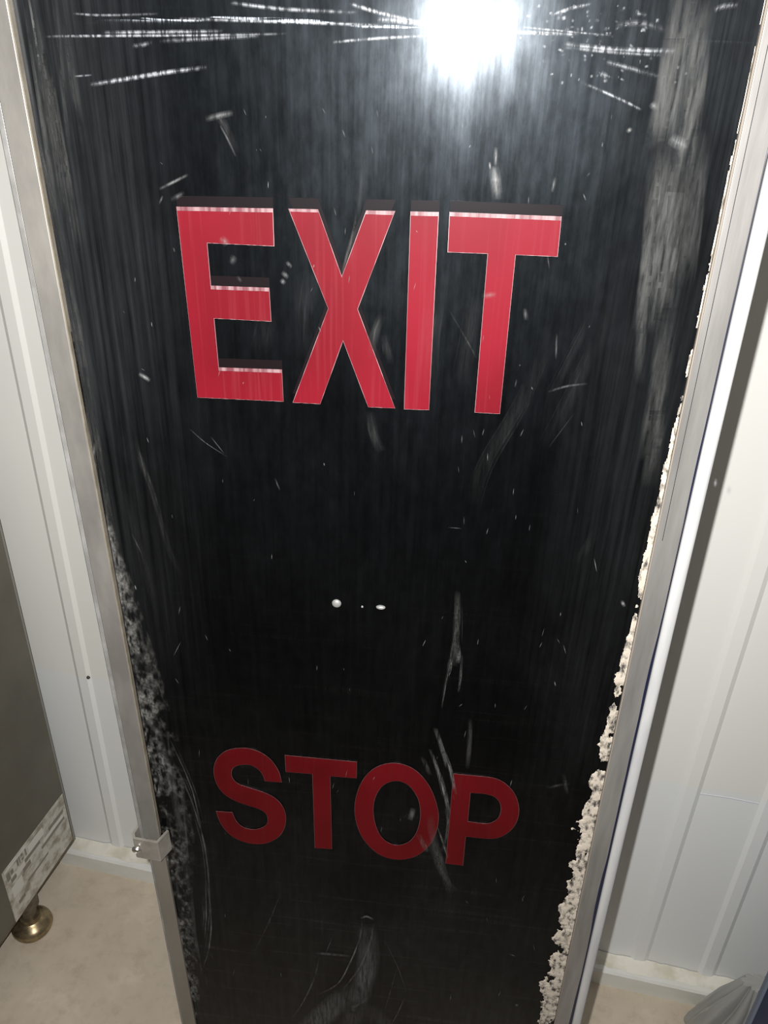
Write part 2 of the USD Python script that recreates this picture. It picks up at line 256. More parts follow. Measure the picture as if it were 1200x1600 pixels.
# in the wall's own metres: x along it, y away from the viewer (so off = -y), z up
BACK = 0.030
part('sheet', box(-2.2, 2.2, BACK, BACK + 0.04, 0.0, 2.6), WHITE_SHEET, wall)
def rib(uc):
    prof = [(-0.0155, 0.001), (-0.0075, -0.0035), (0.0075, -0.0035), (0.0155, 0.001)]
    return loft([np.array([[uc + a, BACK + b, z] for a, b in prof]) for z in (0.036, 2.6)])
for uc in [0.3655 + 0.1062 * k for k in range(-22, 17)]:
    if abs(uc + 0.59) < 0.02: uc = -0.568
    part('rib', rib(uc), WHITE_SHEET, wall)
def nail(px, py, r, name='nail'):
    u, z = on_wall(px, py, -BACK); n = lathe([(0, 0.0), (r, 0.0), (r * 0.85, 0.0022), (r * 0.4, 0.003), (0, 0.0031)], 12)
    n.apply_transform(trimesh.transformations.rotation_matrix(math.pi / 2, [1, 0, 0])); n.apply_translation([u, BACK - 0.0032, z]); part(name, n, NAIL, wall, 40)
nail(140, 1056, 0.003); nail(992, 1209, 0.0035)
pm = []
for (a, b) in (((1070, 1237), (1140, 1247)), ((1140, 1247), (1186, 1256))):
    (u0, z0), (u1, z1) = on_wall(*a, -BACK), on_wall(*b, -BACK); q = trimesh.creation.box([math.hypot(u1 - u0, z1 - z0), 0.0004, 0.0022])
    q.apply_transform(trimesh.transformations.rotation_matrix(-math.atan2(z1 - z0, u1 - u0), [0, 1, 0])); q.apply_translation([(u0 + u1) / 2, BACK - 0.0002, (z0 + z1) / 2]); pm.append(q)
part('pencil_mark', trimesh.util.concatenate(pm), PENCIL, wall, label='faint blue pencil line')

base = thing('baseboard_back', 'white ledge along the foot of the ribbed wall, dirty on top', None, (W0[0], W0[1], 0), WANG, kind='structure')
pr = [(0.0, 0.0), (0.0, 0.033), (0.003, 0.0365), (BACK - 0.0001, 0.0385), (BACK - 0.0001, 0.0)]
part('ledge', loft([np.array([[u, a, b] for a, b in pr]) for u in (-2.2, 2.2)]), SKIRT, base)
# ragged line of filler and dirt lying on the ledge
us = np.arange(-1.4, 1.4, 0.004); rag = meshkit.fbm(np.stack([us * 30, us * 0, us * 0], 1), 4, 3); rag2 = meshkit.fbm(np.stack([us * 55, us * 0 + 9, us * 0], 1), 4, 5)
rows = []
for k, u in enumerate(us):
    w = 0.012 + 0.016 * rag[k]; h = 0.0025 + 0.008 * rag2[k]
    rows.append([[u, BACK - w, 0.0372], [u, BACK - w * 0.6, 0.0385 + h * 0.35], [u, BACK - 0.004, 0.0385 + h * 0.8], [u, BACK - 0.0008, 0.0385 + h]])
rows = np.array(rows); n_, k_ = rows.shape[:2]; fc = []
for i in range(n_ - 1):
    for j in range(k_ - 1):
        a = i * k_ + j; fc += [[a, a + k_, a + k_ + 1], [a, a + k_ + 1, a + 1]]
part('filler', (rows.reshape(-1, 3), np.array(fc)), SKIRT_DIRT, base, True, label='ragged cream filler and dirt on the ledge')

# ------------------------------------------------------------------ the sign
XL, XR, TOP = -0.1952, 0.1978, 1.50
sign = thing('sign', 'tall black glossy sign panel lettered EXIT and STOP in red, standing on the floor', 'sign', SIGN0, 0, math.degrees(RHO))
part('panel', box(XL - 0.004, XR + 0.004, 0.0, 0.006, 0.012, TOP), BLACK, sign, label='scratched glossy black acrylic panel')
part('housing', box(XL - 0.008, XR + 0.016, 0.007, 0.062, 0.012, TOP, 0.003), HOUSING, sign)
part('foot_plate', box(XL - 0.03, XL + 0.09, 0.010, 0.12, 0.0, 0.011, 0.002), HOUSING, sign); part('foot_plate', box(XR - 0.09, XR + 0.03, 0.010, 0.12, 0.0, 0.011, 0.002), HOUSING, sign)

# left: worn flat bar, its pale lip, a bare edge; a bracket with a screw; a narrower bar below
ZC = 0.69                         # the bracket's height on the bar
part('bar', box(XL - 0.0160, XL - 0.0004, -0.0045, 0.006, ZC - 0.004, TOP, 0.0008), BAR, sign, label='worn grey metal bar down the left side')
part('bar_edge', box(XL - 0.0005, XL + 0.0003, -0.0046, 0.0, ZC + 0.002, TOP), BAR_EDGE, sign, label='thin bare brassy edge of the bar')
part('bar_lip', box(XL - 0.0217, XL - 0.0164, -0.0012, 0.006, ZC - 0.02, TOP, 0.0012), BAR_LIP, sign, label='pale outer lip of the bar')
part('lower_bar', box(XL - 0.0135, XL + 0.0012, -0.0035, 0.006, 0.0, ZC - 0.004, 0.0008), BAR_LOW, sign, label='narrower plain grey bar below the bracket')
part('lower_lip', box(XL - 0.0168, XL - 0.0138, -0.0008, 0.006, 0.0, ZC - 0.022, 0.0008), BAR_LIP, sign)

# right: grey channel with a scored line, rest of blue film, dark seam, silver edge
part('glue_line', box(XR + 0.0003, XR + 0.0012, -0.0024, 0.0, 0.012, TOP), TAN, sign, label='thin tan glue line')
part('channel', box(XR + 0.0012, XR + 0.0168, -0.0030, 0.0065, 0.0, TOP, 0.0006), CHANNEL, sign, label='grey satin channel down the right side')
part('scored_line', box(XR + 0.0050, XR + 0.0054, -0.00315, -0.0029, 1.05, TOP), SEAM, sign)
def film():
    zs = np.arange(0.05, TOP, 0.004); w = 0.0002 + 0.0020 * np.clip(meshkit.fbm(np.stack([zs * 9, zs * 0, zs * 0], 1), 3, 11) * 1.8 - 0.45, 0, 1)
    v = np.array([[XR + 0.0168 - q * w[k], -0.0033 + q * 0.0001, z] for k, z in enumerate(zs) for q in (0, 1)]); f = []
    for k in range(len(zs) - 1): a = 2 * k; f += [[a, a + 1, a + 3], [a, a + 3, a + 2]]
    t = trimesh.Trimesh(v, f, process=False); t2 = t.copy(); t2.apply_translation([0, 0.0003, 0]); t2.invert(); return trimesh.util.concatenate([t, t2])
part('blue_film', film(), FILM, sign, label='torn rest of dark blue protective film')
part('seam', box(XR + 0.0167, XR + 0.0180, -0.0014, 0.006, 0.0, TOP), SEAM, sign)
def half_round(x0, x1, z0, z1, y):
    n = 10; ring = lambda z: np.array([[(x0 + x1) / 2 - (x1 - x0) / 2 * math.cos(t), y - 0.0030 * math.sin(t) ** 0.7, z] for t in np.linspace(0, math.pi, n)] + [[x1, 0.012, z], [x0, 0.012, z]])
    return loft([ring(z0), ring(z1)])
part('silver_edge', half_round(XR + 0.0181, XR + 0.0273, 0.0, TOP, -0.0005), SILVER, sign, 50, label='bright rounded silver edge strip')

# bracket: bent plate around the bar, open above, with a screw in its front
def band(points, t, z0, z1):
    g = LineString(points).buffer(t / 2, cap_style=2, join_style=1, quad_segs=4)
    e = trimesh.creation.extrude_polygon(g, z1 - z0, engine='earcut'); e.apply_translation([0, 0, z0]); return e
b0 = S(203, 1303, -0.013)[0]; b1 = S(248, 1315, -0.013)[0]; zt = S(240, 1313, -0.013)[1]
bracket = part('bracket', band([(b0 + 0.004, 0.022), (b0 + 0.0005, -0.008), (b0 + 0.003, -0.0125), (b1 - 0.001, -0.0145), (b1 + 0.0045, -0.0005)], 0.0024, zt - 0.026, zt), BRACKET, sign, 30, label='bent steel bracket clamped round the bar')
sc = lathe([(0, 0), (0.0042, 0), (0.0046, 0.0012), (0.0042, 0.0030), (0.0030, 0.0040), (0.0018, 0.0043), (0.0017, 0.0026), (0, 0.0026)], 28)
sc.apply_transform(trimesh.transformations.rotation_matrix(math.pi / 2 + 0.35, [1, 0, 0])); sx, sz = S(212, 1331, -0.018); sc.apply_translation([sx, -0.0138, sz])
part('screw', sc, SCREW, bracket, 35, label='shiny round-headed socket screw')

# letters, outlines read off the photograph in the plane of the sign
def outline(pts): return Polygon([S(*p) for p in pts])
def spline(pts, per=6, closed=False):
    p = np.array(pts, float); n = len(p); out = []
    rngk = range(n) if closed else range(n - 1)
    for i in rngk:
        a, b, c, d = (p[(i - 1) % n], p[i], p[(i + 1) % n], p[(i + 2) % n]) if closed else (p[max(i - 1, 0)], p[i], p[i + 1], p[min(i + 2, n - 1)])
        for t in np.arange(per) / per:
            out.append(0.5 * (2 * b + (c - a) * t + (2 * a - 5 * b + 4 * c - d) * t * t + (3 * b - 3 * c + d - a) * t ** 3))
    if not closed: out.append(p[-1])
    return [tuple(q) for q in out]
def c3(l): return [(300 + x / 4, 1140 + y / 4) for x, y in l]
def c4(l): return [(540 + x / 4, 1140 + y / 4) for x, y in l]
L_E = outline([(276.3, 322.7), (427, 325.5), (429, 384.3), (324.4, 379.3), (330.2, 446), (421.2, 449.3), (424.4, 501.8), (335.2, 496.9), (342.5, 573.6), (441, 577), (443.4, 626.7), (309.2, 620.3)])
L_X = outline([(451.2, 325.8), (497.3, 326.9), (534.4, 431.2), (572.6, 328.6), (617.5, 329.6), (559.2, 482.3), (617.5, 637.2), (575.6, 635.3), (536.4, 531.9), (500.8, 630.6), (457.7, 628.2), (513.1, 481.4)])
L_I = outline([(641.6, 330.3), (685.8, 331.2), (670.5, 640), (631.4, 638.6)])
L_T = outline([(702.5, 331.2), (877.4, 338.0), (871.1, 400.6), (805.7, 397.8), (781, 646), (741.6, 643.7), (761.8, 396.0), (699.4, 393.5)])
s_out = [(563, 325), (545, 258), (500, 190), (440, 143), (370, 116), (300, 110), (220, 125), (163, 168), (138, 228), (141, 290), (163, 350), (207, 402), (270, 440), (340, 466), (415, 490), (458, 516), (474, 552), (466, 587), (430, 611), (380, 619), (322, 605), (280, 568), (255, 513)]
s_in = [(152, 505), (165, 548), (192, 600), (240, 653), (310, 692), (390, 710), (470, 704), (540, 668), (578, 615), (590, 550), (576, 490), (540, 440), (490, 405), (420, 377), (350, 355), (290, 333), (257, 300), (250, 260), (266, 231), (310, 216), (370, 219), (420, 248), (445, 285), (456, 318)]
L_S = outline(c3(spline(s_out) + spline(s_in)))
L_T2 = outline(c3([(580, 155), (1033, 197), (1030, 300), (866, 287), (877, 742), (768, 735), (752, 273), (587, 260)]))
o_out = [(320, 205), (420, 238), (500, 312), (558, 420), (583, 550), (545, 690), (455, 778), (340, 808), (222, 782), (128, 702), (74, 600), (56, 480), (82, 360), (140, 268), (222, 217)]
o_in = [(312, 316), (382, 336), (432, 390), (460, 455), (466, 540), (445, 630), (400, 692), (335, 717), (270, 703), (220, 658), (187, 582), (175, 490), (192, 408), (238, 343)]
L_O = outline(c4(spline(o_out, 6, True))).difference(outline(c4(spline(o_in, 6, True))))
p_out = [(672, 270), (880, 290)] + spline([(880, 290), (945, 303), (1005, 337), (1060, 400), (1085, 490), (1068, 575), (1012, 642), (920, 677), (752, 664)]) + [(735, 845), (624, 832)]
p_in = [(782, 390), (870, 397)] + spline([(870, 397), (925, 413), (958, 445), (970, 490), (955, 543), (918, 573), (870, 582), (765, 569)])
L_P = outline(c4(p_out)).difference(outline(c4(p_in)))
for ch, g in zip('EXIT', (L_E, L_X, L_I, L_T)):
    low = affinity.translate(g, 0, -0.0019)  # leaves a pale strip on top, a painted blurred highlight
    if ch == 'X': low = Polygon([(-1, 0), (1, 0), (1, g.bounds[3] - 0.0019), (-1, g.bounds[3] - 0.0019)])
    face = g.intersection(low).buffer(-0.0003, join_style=2)
    lt = part('letter', prism_xz(face, -0.0012, 0.0006), RED, sign, label=f'large red letter {ch} of the word EXIT')
    part('edge', prism_xz(g.buffer(0.0001, join_style=2), -0.0009, 0.0005), RIM, lt, label='pale edge of the letter, blurred highlight painted along its top')
    part('ghost_image', prism_xz(affinity.translate(g, 0.0002, 0.0062), -0.0004, 0.0004), GHOST, lt, label='dim maroon camera ghost of the letter, added above it')  # camera double image of the letter, built as a thin dark layer
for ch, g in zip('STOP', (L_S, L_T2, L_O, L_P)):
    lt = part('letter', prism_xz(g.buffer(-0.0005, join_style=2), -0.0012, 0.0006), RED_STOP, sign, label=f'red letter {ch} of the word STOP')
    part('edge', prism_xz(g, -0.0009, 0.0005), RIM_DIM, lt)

# small bright fixings half way down
for px, py, r, sq in ((526, 942.5, 0.0036, 1.0), (595, 948.5, 0.0036, 0.5), (566, 948, 0.0009, 1.2)):
    d = lathe([(0, 0), (r, 0), (r * 0.92, r * 0.28), (r * 0.6, r * 0.5), (0, r * 0.6)], 24); d.apply_transform(trimesh.transformations.rotation_matrix(math.pi / 2, [1, 0, 0]))
    d.apply_scale([1, 1, sq]); x, z = S(px, py); d.apply_translation([x, -0.0001, z]); part('rivet', d, RIVET, sign, 40, label='small shiny rivet head' if r > 0.002 else 'tiny shiny pin')

# cream residue along the right edge, grey scrapes along the left one: ragged lumpy crusts
def crust(x_of, w_of, z0, z1, res, height, seed, thresh_of, fscale=1.0):
    zs = np.arange(z0, z1, res); ws = np.arange(0, 1.0001, res / 0.04); nx = len(ws)
    zz, ww = np.meshgrid(zs, ws * 0.04, indexing='ij'); width = w_of(zs)[:, None]
    wx = 0.006 * (meshkit.fbm(np.stack([ww * 120, zz * 0 + 3, zz * 120], -1), 3, seed + 2) - 0.5); wz = 0.006 * (meshkit.fbm(np.stack([ww * 120, zz * 0 + 8, zz * 120], -1), 3, seed + 3) - 0.5)
    q = np.stack([(ww + wx) * 140 * fscale, zz * 0, (zz + wz) * 85 * fscale], -1); n1 = meshkit.fbm(q, 4, seed); n2 = meshkit.fbm(q * 0.35 + 7, 3, seed + 5); n3 = 0.6 * n2 + 0.4 * meshkit.noise(q * 2.4, seed + 9)
    rel = ww / np.maximum(width, 1e-4); level = 0.62 * n1 + 0.38 * n2 + 0.10 - 0.62 * np.clip(rel - 0.45, 0, 2) - thresh_of(zs)[:, None]
    keep = level > 0; hgt = np.clip(level * 6, 0, 1) ** 0.6 * height * (0.5 + 0.8 * n3)
    px_, v, f, idx = x_of(ww), [], [], -np.ones(keep.shape, int)
    cell = keep[:-1, :-1] & keep[1:, :-1] & keep[:-1, 1:] & keep[1:, 1:]
    used = np.zeros(keep.shape, bool); used[:-1, :-1] |= cell; used[1:, :-1] |= cell; used[:-1, 1:] |= cell; used[1:, 1:] |= cell
    idx[used] = np.arange(used.sum()); v = np.stack([px_[used], -0.0003 - hgt[used], zz[used]], 1)
    i, j = np.nonzero(cell); a, b, c_, d_ = idx[i, j], idx[i + 1, j], idx[i + 1, j + 1], idx[i, j + 1]
    f = np.vstack([np.stack([a, b, c_], 1), np.stack([a, c_, d_], 1)])
    return v, f
def table(xs, ys): return lambda z: np.interp(z, xs, ys)
# widths by height on the sign (m)
gz = [S(x, y)[1] for x, y in ((858, 1600), (875, 1480), (900, 1380), (920, 1280), (938, 1200), (960, 1090), (985, 960), (1004, 880), (1021, 800), (1040, 700), (1105, 400), (1150, 150))]
gw = [0.024, 0.0215, 0.0180, 0.0155, 0.0125, 0.0100, 0.0058, 0.0050, 0.0052, 0.0034, 0.0018, 0.0012]
v, f = crust(lambda w: XR - w, table(gz, gw), gz[0] - 0.25, TOP, 0.0005, 0.0011, 21, lambda z: 0.405 + 0.085 * meshkit.noise(np.stack([z * 60, z * 0, z * 0], 1), 4), 0.75)
part('glue_residue', (v, f), GLUE, sign, True, label='torn cream glue and paper residue along the right edge', kind='stuff')
lz = [S(x, y)[1] for x, y in ((300, 1600), (262, 1400), (245, 1300), (226, 1200), (205, 1080), (190, 1000), (172, 910), (152, 800))]
lw = [0.006, 0.016, 0.026, 0.027, 0.021, 0.016, 0.010, 0.002]
def scrape_film():
    zs = np.arange(lz[0] - 0.2, lz[-1] + 0.02, 0.0012); ws = np.linspace(0, 0.044, 64); zz, ww = np.meshgrid(zs, ws, indexing='ij'); width = np.interp(zs, lz, lw)[:, None]
    q = np.stack([ww * 170, zz * 0, zz * 95], -1); n1 = meshkit.fbm(q, 5, 51); n2 = meshkit.fbm(q * 0.22 + 3, 3, 55); n3 = meshkit.fbm(q * [2.4, 1, 1.2], 3, 57)
    lev = np.clip((0.5 * n1 + 0.5 * n2 - 0.40) * 5, 0, 1) * np.clip((n3 - 0.30) * 3, 0, 1) * np.clip(1.25 - ww / np.maximum(width, 1e-4), 0, 1) ** 0.8 * (width > 0.0021)
    v = np.stack([XL + 0.0014 + ww, -0.0006 - 0.0005 * lev * n1, zz], -1).reshape(-1, 3); n, m = zz.shape
    i, j = np.meshgrid(np.arange(n - 1), np.arange(m - 1), indexing='ij'); a = (i * m + j).ravel(); f = np.vstack([np.stack([a, a + 1, a + m + 1], 1), np.stack([a, a + m + 1, a + m], 1)])
    al = lev.ravel(); f = f[al[f].max(1) > 0.02]; k = np.unique(f); re_ = np.zeros(len(v), int); re_[k] = np.arange(len(k)); return v[k], re_[f], al[k]
v, f, al = scrape_film()
part('scrape_residue', (v, f), SCRAPE, sign, False, label='grey flaky scrapes along the left edge', kind='stuff', alpha=al)

# ------------------------------------------------------------------ dust smears, scratches and painted glints on the panel (ribbons that thin out at their rims)
class Film:
    def __init__(s): s.v, s.f, s.a, s.n = [], [], [], 0
    def ribbon(s, px, width, alpha, y=-0.0014, ends=(0.45, 0.45), per=6, prof=(0, 0.75, 1, 0.75, 0), wobble=0.0):
        p = np.array(spline([tuple(S(*q)) for q in px], per)) if len(px) > 2 else np.array([S(*px[0]) + (S(*px[1]) - S(*px[0])) * t for t in np.linspace(0, 1, 9)])
        t = np.gradient(p, axis=0); t /= np.linalg.norm(t, axis=1, keepdims=True) + 1e-12; nr = np.stack([-t[:, 1], t[:, 0]], 1)
        k = np.linspace(0, 1, len(p)); fade = np.clip(np.minimum(k / max(ends[0], 1e-3), (1 - k) / max(ends[1], 1e-3)), 0, 1)
        wd = np.interp(k, np.linspace(0, 1, len(width)), width) if np.ndim(width) else np.full(len(p), width)
        m = len(prof); q = np.linspace(-0.5, 0.5, m)
        xy = p[:, None] + nr[:, None] * (q[None, :, None] * wd[:, None, None])
        s.v.append(np.stack([xy[..., 0], np.full(xy.shape[:2], y), xy[..., 1]], -1).reshape(-1, 3)); s.a.append((fade[:, None] * np.array(prof)[None] * alpha).ravel())
        i, j = np.meshgrid(np.arange(len(p) - 1), np.arange(m - 1), indexing='ij'); a = (s.n + i * m + j).ravel()
        s.f.append(np.vstack([np.stack([a, a + m, a + m + 1], 1), np.stack([a, a + m + 1, a + 1], 1)])); s.n += len(p) * m
    def build(s, name, material, label, kind=None):
        v, f = np.vstack(s.v), np.vstack(s.f); n = np.cross(v[f[:, 1]] - v[f[:, 0]], v[f[:, 2]] - v[f[:, 0]])
        f[n[:, 1] > 0] = f[n[:, 1] > 0][:, ::-1]
        part(name, (v, f), material, sign, False, label, kind, np.concatenate(s.a))
PXM = 0.00055                      # about a pixel of the photograph on the panel, in metres
sm = Film()
def sheaf(film, px, n, spread, width, alpha, seed, shorten=0.35, **kw):
    """n strands beside one another along a path given in pixels"""
    r = np.random.default_rng(seed); P = np.array(px, float)
    for _ in range(n):
        o = r.normal(0, 1) * spread; a0, a1 = r.uniform(0, shorten), 1 - r.uniform(0, shorten); L = len(P) - 1
        ks = np.linspace(a0, a1, max(3, len(P))) * L
        q = [(np.interp(k, np.arange(L + 1), P[:, 0]) + o * (0.6 + 0.4 * k / L), np.interp(k, np.arange(L + 1), P[:, 1]) + o * 0.15) for k in ks]
        film.ribbon(q, width * PXM * r.uniform(0.5, 1.6), alpha * r.uniform(0.4, 1.2), **kw)
# right: the broad grey rubbed band
for i, (px, w, a) in enumerate([
        ([(1075, -20), (1062, 70), (1044, 170), (1030, 235)], 34, 0.36), ([(1052, 60), (1038, 150), (1024, 215)], 20, 0.40), ([(1100, -10), (1088, 110), (1072, 230), (1058, 300)], 22, 0.30),
        ([(1046, 220), (1036, 330), (1022, 440), (1010, 520)], 36, 0.30), ([(1068, 240), (1055, 380), (1038, 500)], 24, 0.20), ([(1020, 250), (1012, 380), (1003, 480), (998, 600)], 14, 0.20),
        ([(1045, 480), (1032, 580), (1020, 660), (1010, 720)], 26, 0.14), ([(1096, 200), (1085, 330), (1068, 450)], 20, 0.14), ([(1030, 640), (1022, 700), (1012, 760)], 22, 0.10)]):
    sm.ribbon(px, w * PXM, a, ends=(0.3, 0.35), prof=(0, 0.9, 1, 0.95, 0.55, 0))
    sheaf(sm, px, 3, w * 0.42, 5, a * 0.6, 100 + i, 0.5, y=-0.00155)
# left: upright rub marks by the bar
for i, (px, n, sp, a) in enumerate([([(50, -10), (72, 120), (95, 260), (120, 420)], 14, 11, 0.22), ([(22, 60), (48, 200), (80, 330), (105, 440)], 8, 6, 0.16), ([(85, 380), (112, 520), (140, 700)], 16, 13, 0.16), ([(110, 500), (135, 640), (158, 800), (178, 900)], 16, 8, 0.15), ([(90, 0), (104, 120), (122, 260)], 6, 8, 0.15)]):
    sheaf(sm, px, n, sp, 4.5, a, 200 + i)
sm.ribbon([(46, -8), (56, 50), (66, 120)], 3.2 * PXM, 0.75)
# the curved wipes near the bottom left
for px, w, a in [([(268, 1180), (300, 1250), (322, 1330), (328, 1420), (318, 1500)], 4, 0.24), ([(322, 1370), (331, 1430), (327, 1480), (316, 1515)], 3.2, 0.5), ([(322, 1375), (323, 1430), (320, 1465)], 3, 0.45), ([(285, 1210), (290, 1300), (296, 1390)], 9, 0.14), ([(300, 1390), (306, 1460), (314, 1510)], 8, 0.16), ([(265, 1150), (300, 1230), (316, 1300)], 3, 0.25), ([(230, 1100), (262, 1190), (282, 1290), (290, 1380)], 16, 0.10)]:
    sm.ribbon(px, w * PXM, min(0.9, a * 1.6))
    sheaf(sm, px, 4, 4, 2.5, a * 0.5, int(px[0][0] + px[0][1]))
for i in range(26):                # flecks and short smears beside the left scrape
    y0 = rng.uniform(980, 1560); x0 = np.interp(y0, [980, 1200, 1560], [205, 245, 305]) + abs(rng.normal(0, 1)) * 18
    sm.ribbon([(x0, y0), (x0 + rng.uniform(1, 9), y0 + rng.uniform(10, 45))], rng.uniform(2, 7) * PXM, rng.uniform(0.05, 0.2))
# the wipe that runs down between O and P
for px, w, a in [([(715, 920), (714, 985), (709, 1040)], 10, 0.11), ([(711, 990), (716, 1020), (715, 1035)], 9, 0.20), ([(705, 1025), (702, 1048)], 7, 0.28), ([(713, 965), (706, 1015), (698, 1060), (690, 1105)], 2.5, 0.26), ([(722, 1020), (720, 1055), (716, 1080)], 4, 0.14),
                 ([(680, 1135), (690, 1165), (700, 1200)], 8, 0.22), ([(672, 1168), (684, 1200), (694, 1235), (702, 1275)], 6, 0.42), ([(694, 1172), (704, 1200), (712, 1240)], 6, 0.40), ([(688, 1205), (697, 1240), (704, 1270)], 3, 0.40), ([(697, 1260), (700, 1290), (690, 1330)], 6, 0.16),
                 ([(684, 1290), (692, 1315), (700, 1340)], 3, 0.35), ([(646, 1260), (640, 1280)], 11, 0.24), ([(654, 1300), (662, 1318), (668, 1330)], 10, 0.14), ([(672, 1270), (678, 1310), (690, 1350), (705, 1400)], 16, 0.10), ([(670, 1310), (690, 1360), (712, 1390)], 12, 0.09), ([(735, 1120), (733, 1165), (730, 1200)], 8, 0.09), ([(660, 1180), (672, 1210)], 8, 0.10)]:
    sm.ribbon(px, w * PXM, min(0.95, a * 2.3))
    sheaf(sm, px, 5, w * 0.5, 1.6, a * 0.7, int(px[0][0] * 3 + px[0][1]))
# the wipes at the very bottom
for px, w, a in [([(567, 1435), (562, 1465), (548, 1500), (528, 1535), (495, 1553)], 3.6, 0.50), ([(584, 1440), (578, 1472), (562, 1510), (533, 1548)], 5, 0.42), ([(564, 1433), (573, 1430), (584, 1435)], 6, 0.55), ([(492, 1487), (515, 1489), (548, 1492)], 9, 0.22), ([(500, 1490), (490, 1530), (470, 1570), (455, 1590)], 4, 0.20), ([(520, 1462), (508, 1490)], 2.5, 0.16),
                 ([(572, 1440), (575, 1500), (560, 1560), (540, 1620)], 46, 0.26), ([(560, 1540), (505, 1585), (450, 1640)], 60, 0.26), ([(620, 1508), (612, 1540), (600, 1580)], 3, 0.16), ([(634, 1552), (622, 1580), (608, 1605)], 3, 0.22), ([(600, 1465), (622, 1510), (636, 1550)], 3, 0.10), ([(440, 1390), (420, 1440), (395, 1490)], 3, 0.10), ([(560, 1570), (590, 1590), (600, 1620)], 60, 0.09)]:
    sm.ribbon(px, w * PXM, min(0.9, a * 1.6))
# others scattered where the photograph has them
for px, w, a in [([(203, 640), (215, 700), (240, 770), (262, 850), (285, 900)], 10, 0.055), ([(215, 690), (228, 740), (236, 765)], 2, 0.25), ([(206, 830), (216, 850), (223, 866)], 1.5, 0.30), ([(195, 760), (218, 850), (248, 960)], 16, 0.03), ([(430, 745), (438, 765)], 3, 0.2), ([(340, 180), (352, 195), (372, 240)], 10, 0.07), ([(580, 560), (586, 520), (598, 490)], 12, 0.09), ([(578, 640), (585, 680), (596, 705)], 14, 0.08), ([(600, 520), (612, 570)], 10, 0.06),
                 ([(870, 500), (820, 620), (760, 720), (735, 790)], 22, 0.035), ([(960, 470), (900, 600), (850, 700)], 18, 0.03), ([(930, 480), (850, 640)], 10, 0.03), ([(560, 330), (545, 390), (535, 430)], 2.5, 0.16), ([(575, 200), (560, 330), (545, 420)], 7, 0.05), ([(690, 430), (672, 520), (665, 620)], 26, 0.045), ([(700, 480), (735, 540), (745, 560)], 2, 0.09), ([(745, 430), (735, 520), (722, 600)], 20, 0.04), ([(485, 420), (478, 470), (474, 560)], 26, 0.03), ([(420, 480), (405, 560)], 26, 0.03), ([(855, 1230), (868, 1226), (892, 1222)], 7, 0.10), ([(880, 1205), (886, 1240)], 7, 0.08), ([(900, 880), (930, 830)], 14, 0.02)]:
    sm.ribbon(px, w * PXM, a); sheaf(sm, px, 3, w * 0.4, 1.8, a, int(px[0][0] * 7 + px[0][1]), y=-0.00155)
sm.build('dust_smear', DUST, 'dry grey wipe marks across the black panel', 'stuff')

sc_ = Film()
for px, w, a in [([(218, 582), (228, 588), (236, 594)], 7, 0.55), ([(297, 668), (322, 690), (356, 712)], 2, 0.18), ([(330, 680), (352, 708)], 2, 0.2), ([(855, 611), (885, 602), (918, 598)], 4, 0.14), ([(928, 870), (932, 892)], 1.4, 0.5), ([(880, 1005), (884, 1020)], 1.6, 0.3), ([(866, 1062), (868, 1070)], 2, 0.5),
                 ([(976, 940), (970, 942)], 12, 0.6), ([(345, 370), (352, 376), (357, 382)], 10, 0.22), ([(450, 415), (455, 410)], 9, 0.3), ([(444, 432), (449, 425)], 10, 0.25), ([(440, 442), (446, 436)], 7, 0.3), ([(752, 462), (778, 458)], 8, 0.16), ([(250, 295), (272, 284), (296, 272)], 4, 0.34), ([(268, 312), (290, 300)], 6, 0.16), ([(250, 318), (256, 305)], 3, 0.2),
                 ([(322, 186), (345, 180), (366, 176)], 7, 0.28), ([(345, 195), (356, 215), (370, 245)], 3, 0.2), ([(772, 258), (774, 280), (778, 312)], 13, 0.42), ([(775, 228), (774, 260)], 5, 0.35), ([(765, 252), (766, 265)], 3, 0.5), ([(868, 275), (862, 300)], 4, 0.3), ([(980, 200), (985, 206)], 6, 0.45), ([(1046, 214), (1058, 222), (1074, 230)], 13, 0.48), ([(1016, 160), (1026, 170)], 8, 0.3), ([(700, 822), (722, 824)], 2, 0.18), ([(855, 700), (900, 640)], 2, 0.05), ([(806, 1566), (808, 1570)], 7, 0.4), ([(795, 1488), (806, 1492)], 3, 0.4), ([(272, 1023), (284, 1000)], 1.5, 0.3), ([(212, 912), (214, 920)], 2.5, 0.7), ([(283, 945), (280, 958)], 2, 0.2),
                 ([(368, 398), (362, 412)], 9, 0.14), ([(378, 440), (372, 430)], 5, 0.12), ([(150, 690), (146, 720)], 6, 0.2), ([(1118, 745), (1116, 760)], 5, 0.5), ([(855, 395), (858, 420)], 2, 0.12), ([(870, 520), (868, 560)], 3, 0.2), ([(820, 480), (822, 500)], 6, 0.16)]:
    sc_.ribbon(px, w * PXM, a, y=-0.0017, ends=(0.5, 0.5), prof=(0, 0.35, 1, 0.35, 0))
for _ in range(110):               # nicks all over
    x, y = rng.uniform(110, 1040), rng.uniform(120, 1560); x = 575 + (x - 575) * np.interp(y, [0, 1600], [1.0, 0.52]); d = rng.normal(0, 3), rng.uniform(3, 14)
    sc_.ribbon([(x, y), (x + d[0], y + d[1])], rng.uniform(0.8, 2.0) * PXM, rng.uniform(0.06, 0.32), y=-0.0017)
sc_.build('scratch', DUST_FINE, 'fine pale nicks and scratches', 'stuff')

